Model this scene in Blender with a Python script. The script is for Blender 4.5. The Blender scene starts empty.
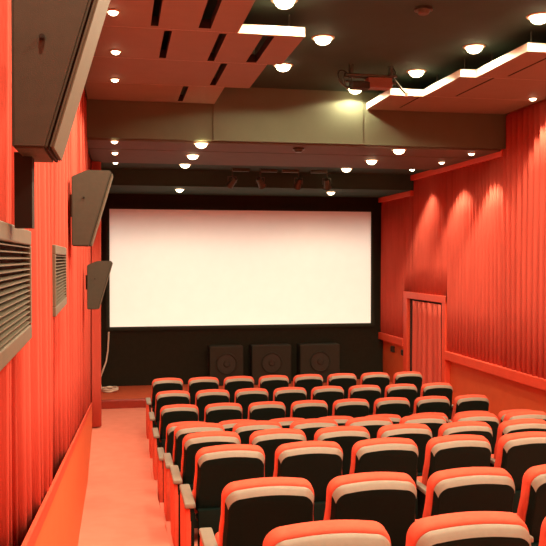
import bpy, bmesh, math, random
from mathutils import Vector, Matrix
random.seed(7)
PI = math.pi
scn = bpy.context.scene
COL = scn.collection
Z0 = 2.72                      # eye height above the flat front floor
def E(z): return z + Z0        # height relative to the eye -> world height
ORD = ['first', 'second', 'third', 'fourth', 'fifth', 'sixth', 'seventh', 'eighth']

# ------------------------------------------------------------------ materials
def mat(name, col, rough=0.6, col2=None, scale=20.0, bump=0.0, bscale=None, stretch=None, spec=0.5, metal=0.0, sheen=0.0, emit=None, estr=0.0, detail=4.0):
    m = bpy.data.materials.new(name); m.use_nodes = True
    nt = m.node_tree; b = nt.nodes['Principled BSDF']
    b.inputs['Base Color'].default_value = (*col, 1); b.inputs['Roughness'].default_value = rough
    b.inputs['Specular IOR Level'].default_value = spec; b.inputs['Metallic'].default_value = metal
    if sheen:
        b.inputs['Sheen Weight'].default_value = sheen
        b.inputs['Sheen Tint'].default_value = (min(1, col[0]*1.5), col[1]*2, col[2]*2, 1)
    if emit:
        b.inputs['Emission Color'].default_value = (*emit, 1); b.inputs['Emission Strength'].default_value = estr
    tc = nt.nodes.new('ShaderNodeTexCoord'); src = tc.outputs['Object']
    if stretch:
        mp = nt.nodes.new('ShaderNodeMapping'); mp.inputs['Scale'].default_value = stretch
        nt.links.new(src, mp.inputs['Vector']); src = mp.outputs['Vector']
    if col2:
        n = nt.nodes.new('ShaderNodeTexNoise'); n.inputs['Scale'].default_value = scale; n.inputs['Detail'].default_value = detail
        nt.links.new(src, n.inputs['Vector'])
        r = nt.nodes.new('ShaderNodeValToRGB')
        r.color_ramp.elements[0].position = .3; r.color_ramp.elements[1].position = .7
        r.color_ramp.elements[0].color = (*col, 1); r.color_ramp.elements[1].color = (*col2, 1)
        nt.links.new(n.outputs['Fac'], r.inputs['Fac']); nt.links.new(r.outputs['Color'], b.inputs['Base Color'])
    if bump:
        n2 = nt.nodes.new('ShaderNodeTexNoise'); n2.inputs['Scale'].default_value = bscale or scale; n2.inputs['Detail'].default_value = 3
        nt.links.new(src, n2.inputs['Vector'])
        bp = nt.nodes.new('ShaderNodeBump'); bp.inputs['Strength'].default_value = bump; bp.inputs['Distance'].default_value = .01
        nt.links.new(n2.outputs['Fac'], bp.inputs['Height']); nt.links.new(bp.outputs['Normal'], b.inputs['Normal'])
    return m

M = {}
M['carpet'] = mat('red_carpet', (.72, .24, .165), .95, (.77, .27, .19), 6, .25, 220, spec=.1)
M['curtain'] = mat('red_curtain_cloth', (.54, .090, .060), .85, (.61, .106, .071), 9, .15, 150, stretch=(1, 1, .15), spec=.15, sheen=.15)
M['seatred'] = mat('red_seat_cloth', (.70, .095, .050), .75, (.76, .115, .06), 30, .2, 260, spec=.25, sheen=.2)
M['shell'] = mat('dark_moulded_plastic', (.0036, .0115, .0085), .6, (.0045, .0135, .0100), 60, .06, 500, spec=.12)
M['trim'] = mat('painted_sheen_plastic', (.265, .24, .185), .45, (.29, .262, .20), 40, .05, 500, spec=.5)  # lighter copy of dark plastic, with overhead light and sheen put into its colour
M['cloud'] = mat('terracotta_panel_paint', (.235, .205, .150), .7, (.25, .218, .16), 5, .04, 120, spec=.25)
M['ceil'] = mat('dark_brown_ceiling_paint', (.032, .070, .052), .8, (.037, .078, .058), 3, .05, 90, spec=.2)
M['beam'] = mat('olive_beige_paint', (.115, .140, .085), .7, (.125, .15, .092), 4, .03, 90, spec=.3)
M['lowpanel'] = mat('dark_red_brown_panel_paint', (.105, .085, .056), .7, (.118, .094, .062), 5, spec=.25)
M['black'] = mat('black_wall_cloth', (.020, .020, .012), .9, (.024, .023, .014), 14, .08, 200, spec=.15)
M['screen'] = mat('white_screen_cloth', (.86, .84, .76), .9, (.88, .86, .78), 4, spec=.1)
M['rail'] = mat('red_painted_rail', (.72, .075, .032), .55, (.76, .085, .036), 8, spec=.35)
M['dadoL'] = mat('orange_painted_dado', (.80, .17, .055), .6, (.84, .185, .06), 5, .04, 60, spec=.3)
M['dadoR'] = mat('orange_brown_dado', (.62, .115, .035), .6, (.66, .13, .04), 5, .04, 60, spec=.3)
M['speaker'] = mat('brown_grey_speaker_paint', (.056, .058, .040), .6, (.064, .065, .045), 30, .12, 400, spec=.35)
M['speakerfront'] = mat('olive_grille_frame', (.13, .125, .085), .6, (.145, .138, .092), 30, .08, 300, spec=.4)
M['vent'] = mat('beige_metal_grille', (.135, .12, .08), .5, (.155, .135, .09), 25, .03, 200, spec=.5)
M['ventback'] = mat('dark_vent_void', (.02, .018, .012), .9)
M['darkmetal'] = mat('dark_fitting_metal', (.06, .065, .045), .35, (.075, .08, .056), 30, spec=.6, metal=.5)
M['lens'] = mat('lit_lamp_lens', (1, .9, .7), .4, emit=(1, .80, .48), estr=14)
M['lenssmall'] = mat('lit_small_lamp_lens', (1, .9, .7), .4, emit=(1, .78, .48), estr=14)
M['ring'] = mat('pale_lamp_ring', (.55, .45, .30), .4, (.6, .5, .33), 20, spec=.5, metal=.3)
M['cable'] = mat('white_cable_sheath', (.75, .68, .55), .5, (.8, .72, .58), 20)
M['brown'] = mat('red_brown_box_paint', (.20, .07, .04), .5, (.23, .085, .05), 12, spec=.4)
M['stage'] = mat('stage_carpet', (.50, .10, .045), .9, (.55, .115, .05), 8, .2, 180, spec=.1)
M['nosing'] = mat('glossy_stage_nosing', (.30, .03, .018), .25, (.34, .036, .02), 8, spec=.6)
M['plate'] = mat('white_edge_paint', (.80, .72, .58), .6, (.83, .75, .60), 8, spec=.3)
M['cone'] = mat('dark_driver_cone', (.028, .025, .016), .6, (.034, .03, .02), 30, spec=.4)
M['cabinet'] = mat('charcoal_cabinet_paint', (.026, .025, .015), .7, (.030, .028, .018), 20, .1, 200, spec=.3)

# ------------------------------------------------------------------ helpers
def mesh(name, bm, m, parent=None, smooth=False, loc=None):
    me = bpy.data.meshes.new(name)
    bmesh.ops.recalc_face_normals(bm, faces=bm.faces)
    bm.to_mesh(me); bm.free()
    for mm in (m if isinstance(m, (list, tuple)) else [m]): me.materials.append(mm)
    if smooth:
        for p in me.polygons: p.use_smooth = True
    o = bpy.data.objects.new(name, me); COL.objects.link(o)
    if parent is not None: o.parent = parent
    if loc: o.location = loc
    return o
def auto_smooth(o, ang=40):
    me = o.data
    for p in me.polygons: p.use_smooth = True
    bm = bmesh.new(); bm.from_mesh(me)
    for e in bm.edges:
        if len(e.link_faces) == 2 and e.calc_face_angle(0) > math.radians(ang): e.smooth = False
    bm.to_mesh(me); bm.free()
    return o
def tag(o, label=None, cat=None, group=None, kind=None):
    if label: o['label'] = label
    if cat: o['category'] = cat
    if group: o['group'] = group
    if kind: o['kind'] = kind
    return o
def empty(name, loc, label, cat, group=None, rz=0):
    o = bpy.data.objects.new(name, None); COL.objects.link(o); o.empty_display_size = .1
    o.location = loc; o.rotation_euler = (0, 0, rz)
    return tag(o, label, cat, group)
def box(bm, x0, x1, y0, y1, z0, z1, bev=0, mi=0):
    vs = [bm.verts.new((x, y, z)) for x in (x0, x1) for y in (y0, y1) for z in (z0, z1)]
    fs = [(0, 1, 3, 2), (4, 6, 7, 5), (0, 4, 5, 1), (2, 3, 7, 6), (0, 2, 6, 4), (1, 5, 7, 3)]
    nf = [bm.faces.new([vs[i] for i in f]) for f in fs]
    for f in nf: f.material_index = mi
    if bev:
        es = {e for f in nf for e in f.edges}
        bmesh.ops.bevel(bm, geom=list(es), offset=bev, segments=2, affect='EDGES', profile=.5)
def bxm(name, x0, x1, y0, y1, z0, z1, m, parent=None, bev=0):
    bm = bmesh.new(); box(bm, x0, x1, y0, y1, z0, z1, bev); return mesh(name, bm, m, parent)
def prism(bm, pts, axis, a, b, mi=0):
    """pts 2D polygon; axis 0: (y,z) along x, 1: (x,z) along y, 2: (x,y) along z"""
    def P(p, t): return (t, p[0], p[1]) if axis == 0 else ((p[0], t, p[1]) if axis == 1 else (p[0], p[1], t))
    A = [bm.verts.new(P(p, a)) for p in pts]; B = [bm.verts.new(P(p, b)) for p in pts]
    n = len(pts); fs = [bm.faces.new(A[::-1]), bm.faces.new(B)]
    for i in range(n): fs.append(bm.faces.new([A[i], A[(i+1) % n], B[(i+1) % n], B[i]]))
    for f in fs: f.material_index = mi
    return fs
def cyl(bm, c, r, h, n=20, r2=None, axis='Z', cap=True):
    mtx = Matrix.Translation(c)
    if axis == 'X': mtx = mtx @ Matrix.Rotation(PI/2, 4, 'Y')
    if axis == 'Y': mtx = mtx @ Matrix.Rotation(PI/2, 4, 'X')
    bmesh.ops.create_cone(bm, cap_ends=cap, segments=n, radius1=r, radius2=r if r2 is None else r2, depth=h, matrix=mtx)
def tube(name, pts, r, m, parent=None, n=8):
    bm = bmesh.new(); rings = []
    P = [Vector(p) for p in pts]; up = Vector((.13, .27, .95))
    for i, p in enumerate(P):
        t = (P[min(i+1, len(P)-1)] - P[max(i-1, 0)]).normalized()
        a = t.cross(up)
        if a.length < .1: a = t.cross(Vector((1, 0, 0)))
        a.normalize(); b = t.cross(a)
        rings.append([bm.verts.new(p + r*(math.cos(2*PI*k/n)*a + math.sin(2*PI*k/n)*b)) for k in range(n)])
    for i in range(len(rings)-1):
        for k in range(n): bm.faces.new([rings[i][k], rings[i][(k+1) % n], rings[i+1][(k+1) % n], rings[i+1][k]])
    bm.faces.new(rings[0][::-1]); bm.faces.new(rings[-1])
    return mesh(name, bm, m, parent, smooth=True)
def torus(bm, c, R, r, nx=28, ny=8, mtx=Matrix()):
    vs = [[bm.verts.new(Vector(c) + mtx @ Vector(((R + r*math.cos(2*PI*j/ny))*math.cos(2*PI*i/nx), (R + r*math.cos(2*PI*j/ny))*math.sin(2*PI*i/nx), r*math.sin(2*PI*j/ny)))) for j in range(ny)] for i in range(nx)]
    for i in range(nx):
        for j in range(ny): bm.faces.new([vs[i][j], vs[(i+1) % nx][j], vs[(i+1) % nx][(j+1) % ny], vs[i][(j+1) % ny]])

# ------------------------------------------------------------------ room layout
XR = 5.46                                        # right wall face
def XL(y): return -.23 - .016*y                  # left wall face (slightly splayed)
YB, YS = -1.6, 16.31                             # back wall, screen wall
YBEAM, YSTRIP = 10.72, 14.4
ZM, ZC, ZLOW, ZSTRIP = E(2.30), E(2.06), E(1.575), E(1.29)
XA = .385                                        # edge between aisle and seating
ROWS = [(12.208, -1.812), (11.019, -1.812), (9.856, -1.794), (8.621, -1.759), (7.392, -1.527), (6.421, -1.399), (5.329, -1.257), (3.938, -1.108), (2.771, -.952)]
SH = .91                                         # seat height
PROF = [(YB, -1.31), (2.77, -1.83), (5.33, -2.14), (6.42, -2.28), (7.4, -2.39), (8.62, -2.54), (9.95, -2.72), (YS, -2.72)]

# floor: sloping aisle and stepped seating deck
bm = bmesh.new()
prism(bm, [(y, E(z)) for y, z in PROF] + [(YS, E(-3.3)), (YB, E(-3.3))], 0, -.62, XA)
edges = [YS] + [r[0] + .62 for r in ROWS[1:]] + [1.75, YB]
for i, (y, z) in enumerate(ROWS):
    y1, y0 = edges[i], edges[i+1]
    box(bm, XA, XR + .2, y0, y1, E(-3.3), E(z) - SH)
box(bm, XA, XR + .2, YB, edges[9], E(-3.3), E(-1.7))
tag(mesh('floor', bm, M['carpet']), kind='structure')

bm = bmesh.new(); prism(bm, [(XL(YB)-.14, YB-.2), (XL(YS+.2)-.14, YS+.2), (XL(YS+.2)-.34, YS+.2), (XL(YB)-.34, YB-.2)], 2, E(-3.3), E(2.6))
tag(mesh('wall_left', bm, M['curtain']), kind='structure')
bm = bmesh.new(); box(bm, XR+.06, XR+.26, YB-.2, YS+.2, E(-3.3), E(2.6)); tag(mesh('wall_right', bm, M['dadoR']), kind='structure')
bm = bmesh.new(); box(bm, -.7, XR+.2, YS, YS+.2, E(-3.3), E(2.6)); tag(mesh('wall_front', bm, M['black']), kind='structure')
bm = bmesh.new(); box(bm, -.7, XR+.2, YB-.2, YB, E(-3.3), E(2.6)); tag(mesh('wall_back', bm, M['dadoR']), kind='structure')
bm = bmesh.new(); box(bm, -.7, XR+.2, YB-.2, YBEAM+.3, ZM, ZM+.2); tag(mesh('ceiling', bm, M['ceil']), kind='structure')
bm = bmesh.new()
box(bm, -.7, XR+.2, YBEAM, YSTRIP, ZLOW, ZM+.2); box(bm, -.7, XR+.2, YSTRIP, YS+.1, ZSTRIP, ZM+.2)
tag(mesh('ceiling', bm, M['ceil']), kind='structure')
# duct box in the middle of the beam, a seam at each end
bxm('trim_1', 1.235, 3.315, YBEAM-.05, YBEAM+.02, E(1.575), ZM+.02, M['beam'])['kind'] = 'structure'
for nm, a, b in (('trim_10', -.5, 1.235), ('trim_11', 3.315, XR+.06)):
    bxm(nm, a, b, YBEAM-.025, YBEAM+.02, E(1.575), ZM+.02, M['beam'])['kind'] = 'structure'

# dado, left: sloping top
def zd(y): return E(-.83 - .138*(y - 2.4))
bm = bmesh.new()
prism(bm, [(YB, E(-2.3)), (YB, zd(YB)), (12.95, zd(12.95)), (12.95, E(-2.8)), (8, E(-2.8))], 0, -.010, 0)
for v in bm.verts: v.co.x += XL(v.co.y)
tag(mesh('trim_2', bm, M['dadoL']), kind='structure')
bm = bmesh.new()
prism(bm, [(YB, zd(YB)-.05), (YB, zd(YB)+.005), (12.95, zd(12.95)+.005), (12.95, zd(12.95)-.05)], 0, -.011, .004)
for v in bm.verts: v.co.x += XL(v.co.y)
tag(mesh('trim_3', bm, M['rail']), kind='structure')
# rail, right
DY0, DY1 = 12.78, 14.82
for nm, a, b in (('trim_4', YB, DY0), ('trim_5', DY1, YS)):
    bm = bmesh.new(); box(bm, XR-.05, XR+.07, a, b, E(-1.72), E(-1.57), .012); tag(mesh(nm, bm, M['rail']), kind='structure')
# valances, right
for nm, a, b, z in (('trim_6', YBEAM, YSTRIP, 1.57), ('trim_7', YSTRIP, YS, 1.285)):
    bm = bmesh.new(); box(bm, XR-.055, XR+.07, a, b, E(z-.10), E(z), .006); tag(mesh(nm, bm, M['rail']), kind='structure')

# ------------------------------------------------------------------ curtains
def pleats(y0, y1, base, z0, z1, amp, wl, side, jit=.25, step=8, rows=5, flare=0., amax=9, ph0=0.):
    """wavy cloth sheet hanging along y; side=+1 bulges to +x. z0,z1,base may be functions of y"""
    f = lambda q, y: q(y) if callable(q) else q
    ys, ph, y, p = [], [], y0, ph0
    w = wl; k = 0; a = amp; amps = []
    while y < y1:
        ys.append(y); ph.append(p); amps.append(a)
        y += w/step; p += 2*PI/step; k += 1
        if k % step == 0:
            w = wl*(1 + random.uniform(-jit, jit)); a = min(amax, amp*(1 + random.uniform(-jit, jit)*1.2))
    ys.append(y1); ph.append(p); amps.append(a)
    bm = bmesh.new(); cols = []
    for y, p, a in zip(ys, ph, amps):
        c = []
        for j in range(rows):
            t = j/(rows-1); zz = f(z1, y) + (f(z0, y) - f(z1, y))*t
            s = math.sin(p); s = math.copysign(abs(s)**.7, s)
            yy = min(max(y + .35*a*math.cos(p + 1.1*t) , y0), y1)
            c.append(bm.verts.new((f(base, y) + side*(a*(1 + flare*t)*s + .006*math.sin(3*y + 4*t)), yy, zz)))
        cols.append(c)
    for i in range(len(cols)-1):
        for j in range(rows-1): bm.faces.new([cols[i][j], cols[i+1][j], cols[i+1][j+1], cols[i][j+1]])
    return bm
def curtain(name, bm, label):
    o = mesh(name, bm, M['curtain'], smooth=True)
    sm = o.modifiers.new('cloth', 'SOLIDIFY'); sm.thickness = .006
    return tag(o, label, 'curtain')
def baseL(y):
    d = max((max(0, min(1, (y - a + .1)/.1, (b + .1 - y)/.1)) for a, b in ((1.5, 2.62), (3.84, 4.90))))
    return XL(y) - .052 - .024*d
def ztopL(y): return ZC-.005 if y < YBEAM else (ZLOW-.005 if y < YSTRIP else ZSTRIP-.005)
curtain('wall_curtain', pleats(YB+.05, 13.9, baseL, lambda y: zd(y)-.14, ztopL, .034, .15, 1, .5, 8, 7, amax=.040), 'long red pleated curtain covering the left wall above the orange dado')
# bunched end drop beside the stage
curtain('end_curtain', pleats(13.0, 13.9, lambda y: XL(y)+.072, E(-2.70), ZLOW-.01, .072, .30, 1, .2, 10, 7, amax=.08, ph0=-1.5), 'narrow red curtain drop hanging to the floor at the stage end of the left wall')
curtain('wall_curtain', pleats(YB+.05, YBEAM-.005, XR-.005, E(-1.575), ZC-.01, .030, .150, -1, .12, 8, 5), 'red pleated curtain on the right wall nearest the camera, above the brown dado')
def zmid(y): return E(-.645) if DY0+.04 < y < DY1+.02 else E(-1.575)
curtain('wall_curtain', pleats(YBEAM+.01, YSTRIP-.01, XR+.012, zmid, E(1.48), .026, .130, -1, .2, 8, 5), 'red pleated right wall curtain between beam and doorway, under three small lamps')
def zfar(y): return E(-.645) if y < DY1+.02 else E(-1.575)
curtain('wall_curtain', pleats(YSTRIP+.01, YS-.02, XR+.012, zfar, E(1.20), .020, .120, -1, .25, 8, 5), 'red pleated curtain on the right wall in the corner next to the screen')

# doorway on the right wall
ZD1 = E(-.640)
bm = bmesh.new()
box(bm, XR-.033, XR+.065, DY0, DY0+.15, 0, ZD1, .008); box(bm, XR-.033, XR+.065, DY1-.19, DY1, 0, ZD1, .008)
box(bm, XR-.035, XR+.065, DY0, DY1, ZD1-.125, ZD1, .008)
door = tag(mesh('door_1', bm, M['rail']), kind='structure')
bxm('recess_shade_panel', XR+.035, XR+.062, DY0+.1, DY1-.15, 0, ZD1-.1, M['ventback'], door)  # dark sheet stands in for shade in the recess behind the curtain
curtain('door_curtain', pleats(DY0+.20, DY1-.40, XR-.012, .02, E(-.80), .028, .23, -1, .4, 10, 9, .3), 'loose red curtain hanging inside the red framed doorway on the right wall')
for y, lb in ((15.62, 'small dark socket box on the right dado nearest the screen wall'), (15.0, 'small dark socket box on the right dado next to the door frame')):
    t = empty('wall_socket', (XR+.06, y, E(-1.86)), lb, 'socket', 'socket boxes beside the door')
    bxm('back_box', -.05, 0, -.06, .06, -.06, .06, M['darkmetal'], t, .008); bxm('cover', -.058, -.05, -.045, .045, -.045, .045, M['ventback'], t)

# ------------------------------------------------------------------ stage, screen
YST = 14.72
bm = bmesh.new(); box(bm, -.6, XR+.06, YST+.03, YS, -.02, E(-2.565))
st = tag(mesh('trim_8', bm, M['stage']), kind='structure')
bm = bmesh.new()
prism(bm, [(YST, 0), (YST+.05, 0), (YST+.05, E(-2.562)), (YST+.03, E(-2.562)), (YST+.008, E(-2.568)), (YST, E(-2.585))], 0, -.5, XR+.06)
tag(mesh('trim_9', bm, M['nosing']), kind='structure')
t = empty('cinema_screen', (2.52, YS, E(-1.37)), 'wide blank white cinema screen on the black end wall', 'screen')
bxm('projection_surface', -2.715, 2.715, -.035, -.02, 0, 2.355, M['screen'], t)
bm = bmesh.new()
box(bm, -2.80, -2.715, -.05, -.002, -.08, 2.43); box(bm, 2.715, 2.80, -.05, -.002, -.08, 2.43)
box(bm, -2.715, 2.715, -.05, -.002, -.08, 0); box(bm, -2.715, 2.715, -.05, -.002, 2.355, 2.43); box(bm, -2.715, 2.715, -.018, -.002, 0, 2.355)
mesh('masking_frame', bm, M['black'], t)
# loudspeakers behind the seats on the stage
for (x0, x1, lb) in ((1.77, 2.45, 'left'), (2.63, 3.44, 'middle'), (3.63, 4.47, 'right')):
    nm = {'left': 'leftmost of three dark stage loudspeakers standing below the screen', 'middle': 'middle one of three dark stage loudspeakers below the screen', 'right': 'rightmost of three dark stage loudspeakers standing below the screen'}[lb]
    t = empty('stage_loudspeaker', ((x0+x1)/2, YS-.20, E(-2.562)), nm, 'loudspeaker', 'loudspeakers under the screen')
    w = (x1-x0)/2
    bxm('cabinet', -w, w, -.16, .17, 0, .79, M['cabinet'], t, .012)
    bm = bmesh.new(); torus(bm, (0, -.165, .44), .20, .022, 32, 8, Matrix.Rotation(PI/2, 3, 'X')); mesh('surround', bm, M['cabinet'], t, True)
    bm = bmesh.new(); cyl(bm, (0, -.162, .44), .19, .012, 32, axis='Y'); cyl(bm, (0, -.175, .44), .08, .03, 24, axis='Y', r2=.05); mesh('driver_cone', bm, M['cone'], t)
    bxm('port', -.2, .2, -.166, -.158, .07, .14, M['ventback'], t)
# white cable and its coil
t = empty('loose_cable', (-.2, 16.1, E(-2.565)), 'white cable hanging down the black wall left of the screen and coiled on the stage', 'cable')
t.location = (0, 0, 0)
tube('hanging_run', [(-.215, 16.22, E(-1.46)), (-.22, 16.22, E(-1.6)), (-.235, 16.22, E(-1.85)), (-.27, 16.2, E(-2.05)), (-.33, 16.15, E(-2.22)), (-.39, 16.1, E(-2.40)), (-.36, 16.0, E(-2.55))], .017, M['cable'], t)
pts = []
for i in range(120):
    a = i/120*2*PI*4.2; R = .13 + .012*math.sin(a*1.7)
    pts.append((-.20 + R*1.15*math.cos(a), 15.72 + R*1.5*math.sin(a), E(-2.548) + .012*(a/(2*PI)) + .006*math.sin(5*a)))
tube('coil', pts, .014, M['cable'], t)

# ------------------------------------------------------------------ ceiling panels
def plate(bm, x0, x1, y0, y1, z0, z1, holes, edge_mi=1):
    xs = sorted({x0, x1, *[h[0] for h in holes], *[h[1] for h in holes]}); ys = sorted({y0, y1, *[h[2] for h in holes], *[h[3] for h in holes]})
    xs = [x for x in xs if x0 <= x <= x1]; ys = [y for y in ys if y0 <= y <= y1]
    solid = lambda i, j: 0 <= i < len(xs)-1 and 0 <= j < len(ys)-1 and not any(h[0] <= (xs[i]+xs[i+1])/2 <= h[1] and h[2] <= (ys[j]+ys[j+1])/2 <= h[3] for h in holes)
    V = {}
    def v(i, j, z):
        if (i, j, z) not in V: V[i, j, z] = bm.verts.new((xs[i], ys[j], z))
        return V[i, j, z]
    for i in range(len(xs)-1):
        for j in range(len(ys)-1):
            if not solid(i, j): continue
            f = bm.faces.new([v(i, j, z0), v(i, j+1, z0), v(i+1, j+1, z0), v(i+1, j, z0)])
            f = bm.faces.new([v(i, j, z1), v(i+1, j, z1), v(i+1, j+1, z1), v(i, j+1, z1)])
            for (a, b, di, dj) in (((i, j), (i+1, j), 0, -1), ((i+1, j), (i+1, j+1), 1, 0), ((i+1, j+1), (i, j+1), 0, 1), ((i, j+1), (i, j), -1, 0)):
                if not solid(i+di, j+dj):
                    f = bm.faces.new([v(*a, z0), v(*b, z0), v(*b, z1), v(*a, z1)])
                    outer = not (0 <= i+di < len(xs)-1 and 0 <= j+dj < len(ys)-1)
                    f.material_index = edge_mi if outer else 2
def cloud(x0, x1, y0, y1, holes, label, group, th=.085):
    bm = bmesh.new(); plate(bm, x0, x1, y0, y1, 0, th, holes)
    o = mesh('ceiling_panel', bm, [M['cloud'], M['plate'], M['ventback']], None, loc=(0, 0, ZC))
    tag(o, label, 'ceiling panel', group)
    bm = bmesh.new()
    for x in (x0+.12, x1-.12):
        for y in (y0+.15, y1-.15): cyl(bm, (x, y, th + (ZM-ZC-th)/2), .008, ZM-ZC-th, 8)
    mesh('hanger', bm, M['darkmetal'], o)
GL, GR = 'stepped red ceiling panels on the left', 'stepped red ceiling panels on the right'
T = [YB, 7.28, 8.40, 9.61, YBEAM-.055]
cloud(-.33, 1.072, 3.9, T[1]-.002, [(.278, .345, 6.0, 7.20), (.70, .81, 6.0, 7.19), (.278, .345, 4.4, 5.85), (.70, .81, 4.4, 5.85)], 'red ceiling panel with two dark slots nearest the camera at top left', GL)
cloud(-.36, 1.70, T[1]+.002, T[2]-.002, [(.405, .475, 7.33, 8.33), (.905, .975, 7.33, 8.36), (1.31, 1.42, 7.33, 8.34)], 'red ceiling panel with three slots and a bright white front edge, left side', GL)
cloud(-.38, 1.55, T[2]+.002, T[3]-.002, [(1.06, 1.13, 8.45, 9.52)], 'red ceiling panel with a single dark slot, left side, third from the camera', GL)
cloud(-.40, 1.25, T[3]+.002, T[4], [(.755, .82, 9.65, 10.56)], 'red ceiling panel with one slot touching the dark beam on the left side', GL)
T = [YB, 7.37, 8.54, 9.66, YBEAM-.055]
cloud(4.21, XR-.04, 3.9, T[1]-.002, [(4.31, 4.335, 5.2, 7.2)], 'red ceiling panel at the right edge of the photo nearest the camera', GR)
cloud(3.99, XR-.04, T[1]+.002, T[2]-.002, [(4.31, 4.335, 7.55, 8.42)], 'red ceiling panel on the right, second from the camera, between two bright downlights', GR)
cloud(3.80, XR-.04, T[2]+.002, T[3]-.002, [(4.19, 4.215, 8.50, 9.58)], 'red ceiling panel on the right that holds the small lit lamp by the wall', GR)
cloud(3.36, XR-.04, T[3]+.002, T[4], [(3.76, 3.785, 9.75, 10.45)], 'red ceiling panel on the right with its white edge touching the beam', GR)
# flat panels under the lower ceiling
for (a, b, lb) in ((YBEAM+.01, 11.55, 'flat red brown panel under the lower ceiling next to the beam'), (11.59, 13.2, 'wide flat red brown panel in the middle of the lower ceiling')):
    o = bxm('ceiling_panel', -.42, XR-.06, a, b, ZLOW-.03, ZLOW-.001, M['lowpanel']); tag(o, lb, 'ceiling panel', 'flat panels of the lower ceiling')

# ------------------------------------------------------------------ downlights
WARM = (1.0, .78, .52)
def lamp(x, y, z, label, group, r=.085, power=90, cone=95, small=False, blend=.45, tilt=(0, 0), on=True):
    t = empty('downlight', (x, y, z), label, 'ceiling light', group)
    bm = bmesh.new()
    n = 28
    prof = [(r*1.0, 0), (r*1.02, -.012), (r*1.22, -.010), (r*1.30, -.002), (r*1.30, .0)]
    rings = [[bm.verts.new((a*math.cos(2*PI*k/n), a*math.sin(2*PI*k/n), h)) for k in range(n)] for a, h in prof]
    for i in range(len(rings)-1):
        for k in range(n): bm.faces.new([rings[i][k], rings[i][(k+1) % n], rings[i+1][(k+1) % n], rings[i+1][k]])
    mesh('ring', bm, M['ring'], t, True)
    bm = bmesh.new()
    rings = [[bm.verts.new((r*.99*s*math.cos(2*PI*k/n), r*.99*s*math.sin(2*PI*k/n), -.004 - r*.75*math.sqrt(1-s*s))) for k in range(n)] for s in (1, .8, .55, .28)]
    for i in range(len(rings)-1):
        for k in range(n): bm.faces.new([rings[i][k], rings[i][(k+1) % n], rings[i+1][(k+1) % n], rings[i+1][k]])
    bm.faces.new(rings[-1])
    mesh('lens', bm, M['lenssmall' if small else 'lens'], t, True)
    spot(x, y, z-.05, power, cone, blend, r, tilt)
def spot(x, y, z, power, cone, blend=.45, r=.05, tilt=(0, 0)):
    d = bpy.data.lights.new('lamp_light', 'SPOT'); d.energy = power; d.color = WARM; d.spot_size = math.radians(cone); d.spot_blend = blend; d.shadow_soft_size = r*.8
    o = bpy.data.objects.new('lamp_light', d); COL.objects.link(o); o.location = (x, y, z); o.rotation_euler = (tilt[0], tilt[1], 0)
P_MAIN, P_WALL, P_LOW, P_STRIP = 150, 175, 150, 50
G1 = 'bright downlights in the dark main ceiling'
for (x, y, lb) in ((1.45, 7.02, 'bright downlight at the top edge of the photo, above the white panel edge'),
                   (2.09, 8.13, 'bright downlight right of the white front edge of the left panels'),
                   (1.92, 9.37, 'bright downlight beside the left panels, nearest the beam'),
                   (3.92, 7.02, 'bright downlight in the top right corner of the photo'),
                   (3.79, 8.16, 'bright downlight beside the right panels, second from the corner of the photo'),
                   (3.59, 9.36, 'bright downlight beside the right panels, above their lowest step'),
                   (3.14, 10.46, 'bright downlight close to the beam, under the ceiling rig')):
    lamp(x, y, ZM-.001, lb, G1, .095, P_MAIN, 164, blend=.12)
G2 = 'small lamps along the left wall'
for (x, y, z, lb) in ((-.045, 6.83, ZC, 'small lamp in the left panels nearest the camera, close to the left wall'),
                      (-.03, 8.13, ZC, 'small lamp in the left panels, second from the camera, close to the left wall'),
                      (-.045, 9.40, ZC, 'small lamp in the left panels, last before the beam, close to the left wall')):
    lamp(x, y, z-.001, lb, G2, .045, P_WALL*.85, 92, True)
LZ = ZLOW-.031
for (y, lb) in ((10.75, 'nearest the beam'), (11.9, 'in the middle of its row of three'), (13.35, 'nearest the screen')):
    lamp(-.06, y, LZ if y < 13.2 else ZLOW-.001, 'small lower ceiling lamp by the left wall, ' + lb, G2, .045, P_WALL*.75, 92, True)
G3 = 'downlights in the lower ceiling'
for (y, lb) in ((10.74, 'nearest the beam'), (12.0, 'in the middle of its row of three'), (13.42, 'nearest the screen')):
    z = LZ if y < 13.2 else ZLOW-.001
    lamp(1.08, y, z, 'bright lower ceiling downlight left of track spotlights, ' + lb, G3, .085, P_LOW, 110)
    lamp(3.90, y+.10, z, 'bright lower ceiling downlight right of track spotlights, ' + lb, G3, .085, P_LOW, 110)
G4 = 'small lamps along the right wall'
for (y, lb) in ((11.0, 'nearest the beam'), (12.1, 'in the middle of its row of three'), (13.42, 'nearest the screen')):
    lamp(5.07, y, LZ if y < 13.2 else ZLOW-.001, 'small lower ceiling lamp by the right wall, ' + lb, G4, .045, P_WALL, 92, True)
lamp(5.22, 9.50, ZC-.001, 'small lamp in the red panel above the right wall curtain', G4, .045, P_WALL*.5, 92, True)
G5 = 'two downlights over the stage'
lamp(1.10, 14.95, ZSTRIP-.001, 'left one of the two downlights in the low strip in front of the screen', G5, .075, P_STRIP, 140, False, .6)
lamp(4.03, 15.05, ZSTRIP-.001, 'right one of the two downlights in the low strip in front of the screen', G5, .075, P_STRIP, 140, False, .6)
# the same lamp rows carry on behind the photo's frame
for y in (5.85, 4.65, 3.45, 2.25, 1.0):
    for x in (1.75, 3.75): spot(x, y, ZM-.05, P_MAIN, 164, .12)
    spot(-.03 + .04*(y < 5), y, ZC-.05, P_WALL*.85, 92); spot(5.2, y, ZC-.05, P_WALL, 92)
spot(5.15, 7.0, ZC-.05, P_WALL*.6, 92); spot(5.15, 8.3, ZC-.05, P_WALL*.6, 92)
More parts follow.
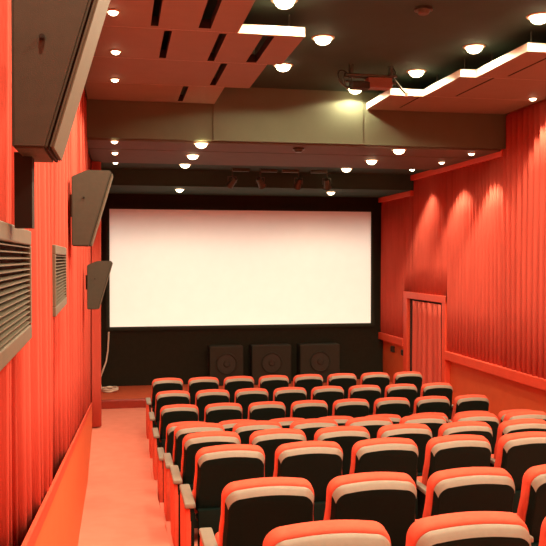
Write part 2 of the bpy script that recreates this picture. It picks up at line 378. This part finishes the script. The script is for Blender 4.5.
# added fill spot at the unseen back of the room, brightens the screen
d = bpy.data.lights.new('screen_fill_light', 'SPOT'); d.energy = 12800; d.color = (1, .95, .81); d.spot_size = math.radians(24); d.spot_blend = .1; d.shadow_soft_size = .02
o = bpy.data.objects.new('screen_fill_light', d); COL.objects.link(o); o.location = (2.52, YB+.1, E(1.3))
o.rotation_euler = (Vector((2.52, YS, E(-.195))) - o.location).to_track_quat('-Z', 'Y').to_euler()
d.use_nodes = True; nt = d.node_tree; em = nt.nodes['Emission']          # mask shapes the added light to the screen, fading towards its top
tc = nt.nodes.new('ShaderNodeTexCoord'); sp = nt.nodes.new('ShaderNodeSeparateXYZ'); nt.links.new(tc.outputs['Normal'], sp.inputs[0])
def mth(op, a, b=None, c=None):
    n = nt.nodes.new('ShaderNodeMath'); n.operation = op
    for i, v in enumerate((a, b, c)):
        if v is None: continue
        if isinstance(v, (int, float)): n.inputs[i].default_value = v
        else: nt.links.new(v, n.inputs[i])
    return n.outputs[0]
def ramp(v, a, b):
    n = nt.nodes.new('ShaderNodeMapRange'); n.interpolation_type = 'SMOOTHSTEP'; nt.links.new(v, n.inputs['Value'])
    for k, x in (('From Min', a), ('From Max', b), ('To Min', 0.), ('To Max', 1.)): n.inputs[k].default_value = x
    return n.outputs['Result']
az = mth('ABSOLUTE', sp.outputs['Z'])
px = mth('ABSOLUTE', mth('DIVIDE', sp.outputs['X'], az)); py = mth('DIVIDE', sp.outputs['Y'], az)
DS = YS - YB - .1
mx = ramp(px, 2.80/DS, 2.66/DS); mt = ramp(py, 1.32/DS, .30/DS); mb = ramp(py, -1.24/DS, -1.16/DS)
nt.links.new(mth('MULTIPLY', mx, mth('MULTIPLY', mt, mb)), em.inputs['Strength'])
# ------------------------------------------------------------------ track spotlights, rig, detectors
for i, (x, y, rx, lb) in enumerate(((1.95, 13.95, .5, 'leftmost of the four track spotlights above the screen'), (2.45, 13.95, -.5, 'second from left of the four track spotlights above the screen'),
                                    (3.14, 13.95, .2, 'third from left of the four track spotlights above the screen'), (3.66, 13.95, -.3, 'rightmost of the four track spotlights above the screen'))):
    t = empty('track_spotlight', (x, y, ZLOW), lb, 'spotlight', 'unlit track spotlights above the screen')
    s = 1 if i < 2 else -1
    bxm('track_adapter', min(0, s*.30), max(0, s*.30), -.05, .05, -.05, 0, M['darkmetal'], t, .006)
    bm = bmesh.new(); cyl(bm, (0, 0, -.09), .014, .10, 12); box(bm, -.075, .075, -.012, .012, -.145, -.135)
    box(bm, -.078, -.068, -.014, .014, -.25, -.135); box(bm, .068, .078, -.014, .014, -.25, -.135); mesh('yoke', bm, M['darkmetal'], t)
    bm = bmesh.new(); R = Matrix.Rotation(.7, 4, 'X') @ Matrix.Rotation(rx, 4, 'Y')
    bmesh.ops.create_cone(bm, cap_ends=True, segments=20, radius1=.066, radius2=.045, depth=.19, matrix=Matrix.Translation((0, 0, -.235)) @ R)
    torus(bm, Vector((0, 0, -.235)) + (R @ Vector((0, 0, -.095))), .064, .010, 24, 8, R.to_3x3())
    auto_smooth(mesh('lamp_head', bm, M['darkmetal'], t))
t = empty('ceiling_rig', (2.90, 9.2, ZM), 'dark ceiling rig with rails, looped cables and a red brown box, hanging between the downlights', 'ceiling rig')
for x in (-.19, .30): bxm('hanging_bracket', x-.02, x+.02, -.03, .03, -.15, 0, M['darkmetal'], t)
bm = bmesh.new()
for y, z in ((-.06, -.13), (.06, -.13), (0, -.20)): cyl(bm, (.05, y, z), .013, .62, 10, axis='X')
mesh('rail', bm, M['darkmetal'], t)
bxm('fixture_box', .0, .30, -.08, .10, -.27, -.15, M['brown'], t, .01)
bxm('lamp_housing', -.20, .02, -.09, .06, -.29, -.21, M['cabinet'], t, .012)
bm = bmesh.new(); torus(bm, (-.27, 0, -.17), .11, .010, 28, 8, Matrix.Rotation(1.2, 3, 'X') @ Matrix.Rotation(.5, 3, 'Y')); torus(bm, (-.24, .02, -.19), .09, .008, 28, 8, Matrix.Rotation(1.5, 3, 'X') @ Matrix.Rotation(.9, 3, 'Y'))
mesh('cable_loop', bm, M['darkmetal'], t, True)
tube('dangling_cable', [(.33, 0, -.01), (.36, -.01, -.08), (.33, -.02, -.15), (.38, -.02, -.20), (.42, -.03, -.26), (.47, -.04, -.32)], .011, M['darkmetal'], t)
bm = bmesh.new(); cyl(bm, (.485, -.043, -.335), .02, .05, 12); mesh('plug', bm, M['cable'], t)
for (x, y, z, lb) in ((2.75, 7.0, ZM, 'round smoke detector on the dark ceiling at the top of the photo'), (2.47, 10.98, LZ, 'round smoke detector on the lower ceiling just past the beam')):
    t = empty('smoke_detector', (x, y, z), lb, 'smoke detector', 'ceiling smoke detectors')
    bm = bmesh.new(); cyl(bm, (0, 0, -.012), .085, .024, 24); mesh('base', bm, M['darkmetal'], t)
    bm = bmesh.new(); cyl(bm, (0, 0, -.04), .045, .034, 24, r2=.068); auto_smooth(mesh('sensor_head', bm, M['darkmetal'], t))

# ------------------------------------------------------------------ left wall speakers
def wall_speaker(y, z, depth, label, b=.1, dx=0, bolt=(.082, .33), gap_shade=False):
    t = empty('wall_speaker', (XL(y)+dx, y, z), label, 'speaker', 'slanted speakers on the left wall')
    H = .52; tw = b + .15
    prof = [(0, 0), (b, 0), (tw, H-.012), (tw-.003, H), (.105, H), (0, H-.045)]
    bm = bmesh.new(); prism(bm, prof, 1, 0, depth)
    bmesh.ops.bevel(bm, geom=bm.edges[:], offset=.006, segments=2, affect='EDGES')
    auto_smooth(mesh('cabinet', bm, M['speaker'], t), 30)
    sx, sz = tw-b, H-.012; L = math.hypot(sx, sz); ux, uz = sx/L, sz/L; nx, nz = uz, -ux   # outward normal of the slanted front
    def fr(a, w): return (b + ux*a + nx*w, uz*a + nz*w)
    bm = bmesh.new(); prism(bm, [fr(.004, .005), fr(L-.004, .005), fr(L-.004, .015), fr(.004, .015)], 1, .008, depth-.008)
    bmesh.ops.bevel(bm, geom=bm.edges[:], offset=.005, segments=2, affect='EDGES'); mesh('grille_frame', bm, M['speakerfront'], t)
    bm = bmesh.new(); prism(bm, [fr(.0, -.001), fr(L, -.001), fr(L, .006), fr(.0, .006)], 1, .016, depth-.016); mesh('grille_gasket', bm, M['ventback'], t)
    bm = bmesh.new(); cyl(bm, (bolt[0], -.006, bolt[1]), .0065, .014, 14, axis='Y'); cyl(bm, (bolt[0], -.014, bolt[1]), .0045, .01, 12, axis='Y'); mesh('bolt', bm, M['ventback'], t)
    if gap_shade: bxm('curtain_gap_shade', -.014, .028, depth*.55, depth*.75, -.175, .01, M['ventback'], t)  # dark box paints the shadow gap between the curtains under the speaker
    else: bxm('wall_bracket', -.022, .01, depth*.6, depth*.9, H*.4, H*.7, M['darkmetal'], t)
wall_speaker(1.89, E(.250), .28, 'large looking slanted dark speaker at top left, nearest the camera', .075, .022, (.068, .25), True)
wall_speaker(5.62, E(.085), .28, 'slanted dark speaker in the middle of three on the left wall, whole against red curtain', .115)
wall_speaker(8.80, E(-.548), .28, 'slanted dark speaker farthest along the left wall, overlapping the screen edge', .11, .028)

# ------------------------------------------------------------------ left wall vents
def vent(y0, y1, z0, z1, label):
    t = empty('wall_vent', (0, 0, 0), label, 'vent', 'slatted vents on the left wall')
    a = .022; b = .062
    def sh(bm):
        for v in bm.verts: v.co.x += XL(v.co.y) - .062
        return bm
    f = .045
    bm = bmesh.new()
    box(bm, .0, b, y0, y1, z1-f, z1, .004); box(bm, .0, b, y0, y1, z0, z0+f, .004)
    box(bm, .0, b, y0, y0+.028, z0+f, z1-f, .004); box(bm, .0, b, y1-.028, y1, z0+f, z1-f, .004)
    mesh('frame', sh(bm), M['vent'], t)
    bm = bmesh.new(); box(bm, .030, .038, y0+.02, y1-.02, z0+.02, z1-.02); mesh('back_plate', sh(bm), M['ventback'], t)
    bm = bmesh.new(); n = 15; h = (z1-z0-2*f)/n
    for i in range(n):
        z = z0+f+h*(i+.5)
        prism(bm, [(.042, z+.0015), (.060, z-.0015), (.060, z+.0015), (.042, z+.0045)], 1, y0+.028, y1-.028)
    mesh('louvre', sh(bm), M['vent'], t)
vent(1.50, 2.62, E(-.252), E(.086), 'big slatted metal vent at the left edge, nearest the camera')
vent(3.84, 4.90, E(-.272), E(.064), 'slatted metal vent on the left wall below the middle speaker, farther from camera')

# ------------------------------------------------------------------ cinema seats
TH = math.radians(12)
def L2W(u, v, w):     # back coordinates: u sideways, v up along the back (0 = top), w forward
    return (u, -math.sin(TH)*v + math.cos(TH)*w, SH - .024 + math.cos(TH)*v + math.sin(TH)*w)
def outline(hw, vt, vb, r, arch, flare, n=8, m=10):
    pts = [(-hw - flare, vb), (-hw - flare*.9, -.27), (-hw, -.19)]
    for i in range(n+1):
        a = PI - i/n*PI/2
        pts.append((-hw + r + r*math.cos(a), vt - r - arch + r*math.sin(a)))
    for i in range(1, m):
        s = -1 + 2*i/m; x = s*(hw - r); pts.append((x, vt - arch + arch*(1 - s*s)))
    for i in range(n+1):
        a = PI/2 - i/n*PI/2
        pts.append((hw - r + r*math.cos(a), vt - r - arch + r*math.sin(a)))
    pts += [(hw, -.19), (hw + flare*.9, -.27), (hw + flare, vb)]
    return pts
def loft(layers, cap0=True, cap1=True, close=True):
    bm = bmesh.new(); R = [[bm.verts.new(L2W(u, v, w)) for (u, v) in pts] for pts, w in layers]
    n = len(R[0])
    for i in range(len(R)-1):
        for k in range(n if close else n-1): bm.faces.new([R[i][k], R[i][(k+1) % n], R[i+1][(k+1) % n], R[i+1][k]])
    if cap0: bm.faces.new(R[0][::-1])
    if cap1: bm.faces.new(R[-1])
    return bm
def O(inset, insetv=None, base=(.237, 0.0, -.47, .075, .012, .009)):
    hw, vt, vb, r, a, f = base; iv = inset if insetv is None else insetv
    return outline(hw - inset, vt - iv, vb + inset, max(.02, r - inset*.4), a, f)
# red cushion
bm = loft([(O(.012), -.004), (O(.003), .006), (O(0), .022), (O(0), .065), (O(.010), .080), (O(.03), .092), (O(.07), .100)])
ME = {}
protoE = bpy.data.objects.new('proto', None)
def proto(name, bm, m, ang=38):
    o = mesh(name, bm, m); auto_smooth(o, ang); me = o.data; bpy.data.objects.remove(o); ME[name] = me; return me
proto('back_cushion', bm, M['seatred'], 60)
# dark moulded shell behind it
BV = .036
shell_base = (.235, -.006, -.44, .075, .012, .006)
S = lambda i, iv=None: O(i, iv, shell_base)
proto('back_shell', loft([(S(.010), -.003), (S(.006), -.010), (S(.008, .007), -.014), (S(.013, .017), -.028), (S(.020, BV), -.046), (S(.028, BV+.012), -.050), (S(.05, BV+.06), -.048)]), M['shell'], 25)
# tan strip: light on the shell's top bevel, put into its colour
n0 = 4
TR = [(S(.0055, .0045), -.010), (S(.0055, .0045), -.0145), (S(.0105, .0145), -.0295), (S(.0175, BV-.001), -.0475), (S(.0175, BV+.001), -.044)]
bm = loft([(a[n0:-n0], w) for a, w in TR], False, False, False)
proto('top_sheen_strip', bm, M['trim'], 35)  # 'trim' is dark plastic with the sheen put into its colour
# tipped up seat cushion
def rbox(bm, mtx, sx, sy, sz, bev):
    b2 = bmesh.new(); box(b2, -sx, sx, -sy, sy, -sz, sz); bmesh.ops.bevel(b2, geom=b2.edges[:], offset=bev, segments=3, affect='EDGES', profile=.5)
    for v in b2.verts: v.co = mtx @ v.co
    tmp = bpy.data.meshes.new('t'); b2.to_mesh(tmp); b2.free(); bm.from_mesh(tmp); bpy.data.meshes.remove(tmp)
PV = Matrix.Translation((0, .13, .355)) @ Matrix.Rotation(math.radians(9), 4, 'X')
bm = bmesh.new(); rbox(bm, PV @ Matrix.Translation((0, .20, .03)), .225, .20, .045, .03); proto('seat_cushion', bm, M['seatred'], 50)
bm = bmesh.new(); rbox(bm, PV @ Matrix.Translation((0, .19, -.03)), .20, .175, .014, .008); proto('seat_pan', bm, M['shell'], 40)
bm = bmesh.new(); box(bm, -.225, .225, -.005, .055, .13, .48, .006); proto('kick_panel', bm, M['shell'], 40)
# arms: pad and upright
AX = .275
def armpad(s):
    bm = bmesh.new(); box(bm, s*AX-.027, s*AX+.027, -.07, .42, .517, .55, .010); return bm
def upright(s, red):
    bm = bmesh.new(); prism(bm, [(-.03, .0), (.34, .0), (.40, .10), (.42, .48), (.39, .512), (-.055, .512), (-.06, .40)], 0, s*AX-.018, s*AX+.018); return bm
bm = bmesh.new(); box(bm, -.322, -.249, -.08, .40, .517, .55, .010); proto('armrest_aisle', bm, M['trim']); proto('armrest', armpad(-1), M['trim']); proto('armrest_r', armpad(1), M['trim'])  # pad colour carries the sheen reflected by dark armrest tops
proto('stand', upright(-1, 0), M['shell'])
def endp(s):
    bm = bmesh.new(); a, b = sorted((s*(AX+.004), s*(AX+.042)))
    prism(bm, [(-.055, .0), (.33, .0), (.385, .11), (.40, .47), (.375, .514), (-.055, .514), (-.062, .40)], 0, a, b)
    bmesh.ops.bevel(bm, geom=bm.edges[:], offset=.006, segments=2, affect='EDGES'); return bm
proto('end_panel', endp(-1), M['seatred']); proto('end_panel_r', endp(1), M['seatred'])
bm = bmesh.new(); box(bm, -AX-.03, -AX+.03, -.02, .36, 0, .03, .006); proto('foot', bm, M['darkmetal'])
proto('stand_r', upright(1, 0), M['shell'])
bm = bmesh.new(); box(bm, AX-.03, AX+.03, -.02, .36, 0, .03, .006); proto('foot_r', bm, M['darkmetal'])
bm = bmesh.new(); cyl(bm, (0, .13, .40), .018, .46, 12, axis='X'); proto('hinge_bar', bm, M['darkmetal'])
def seat(loc, rz, label, group, first, last):
    t = empty('cinema_chair', loc, label, 'seat', group, rz)
    def part(n, key, par):
        o = bpy.data.objects.new(n, ME[key]); COL.objects.link(o); o.parent = par; return o
    part('back_cushion', 'back_cushion', t)
    sh = part('back_shell', 'back_shell', t); tt = part('top_sheen_strip', 'top_sheen_strip', sh); tt['label'] = 'tan strip painting the light on the top of the shell'
    part('seat_cushion', 'seat_cushion', t); part('seat_pan', 'seat_pan', t); part('hinge_bar', 'hinge_bar', t); part('kick_panel', 'kick_panel', t)
    part('armrest', 'armrest_aisle' if first else 'armrest', t); st = part('stand', 'stand', t); part('foot', 'foot', st)
    if first: part('end_panel', 'end_panel', st)['label'] = 'red upholstered end panel facing the aisle'
    if last:
        part('armrest', 'armrest_r', t); st = part('stand', 'stand_r', t); part('foot', 'foot_r', st); part('end_panel', 'end_panel_r', st)
NSEAT = [8, 8, 8, 8, 7, 6, 5, 4, 3]
RN = ['in the row nearest the stage', 'in the second row from the stage', 'in the third row from the stage', 'in the fourth row from the stage',
      'in the fifth row from the stage', 'in the sixth row from the stage', 'in the third row from the camera', 'in the second row from the camera', 'in the row nearest the camera']
for r, (y, z) in enumerate(ROWS):
    for i in range(NSEAT[r]):
        x = .714 + .0039*r + .55*i
        lb = ('aisle seat with black back and red end panel, ' if i == 0 else 'black backed red cinema seat, %s from the aisle, ' % ORD[i]) + RN[r]
        seat((x, y - .0065*.55*i, E(z) - SH), 0, lb, 'cinema seats in rows', i == 0, i == 7)

# ------------------------------------------------------------------ camera, world, colour
cd = bpy.data.cameras.new('camera'); cam = bpy.data.objects.new('camera', cd); COL.objects.link(cam)
cam.location = (0, 0, Z0); cam.rotation_euler = (PI/2 - .01826, 0, -.1895)
cd.sensor_width = 36; cd.lens = 800.06/546*36; cd.clip_start = .02; cd.clip_end = 100
scn.camera = cam
w = bpy.data.worlds.new('world'); scn.world = w; w.use_nodes = True
w.node_tree.nodes['Background'].inputs['Color'].default_value = (1, .7, .45, 1); w.node_tree.nodes['Background'].inputs['Strength'].default_value = .02
vs = scn.view_settings; scn.display_settings.display_device = 'sRGB'
vs.view_transform = 'Standard'; vs.look = 'None'; vs.exposure = -0.2; vs.gamma = 1.0; vs.use_curve_mapping = False
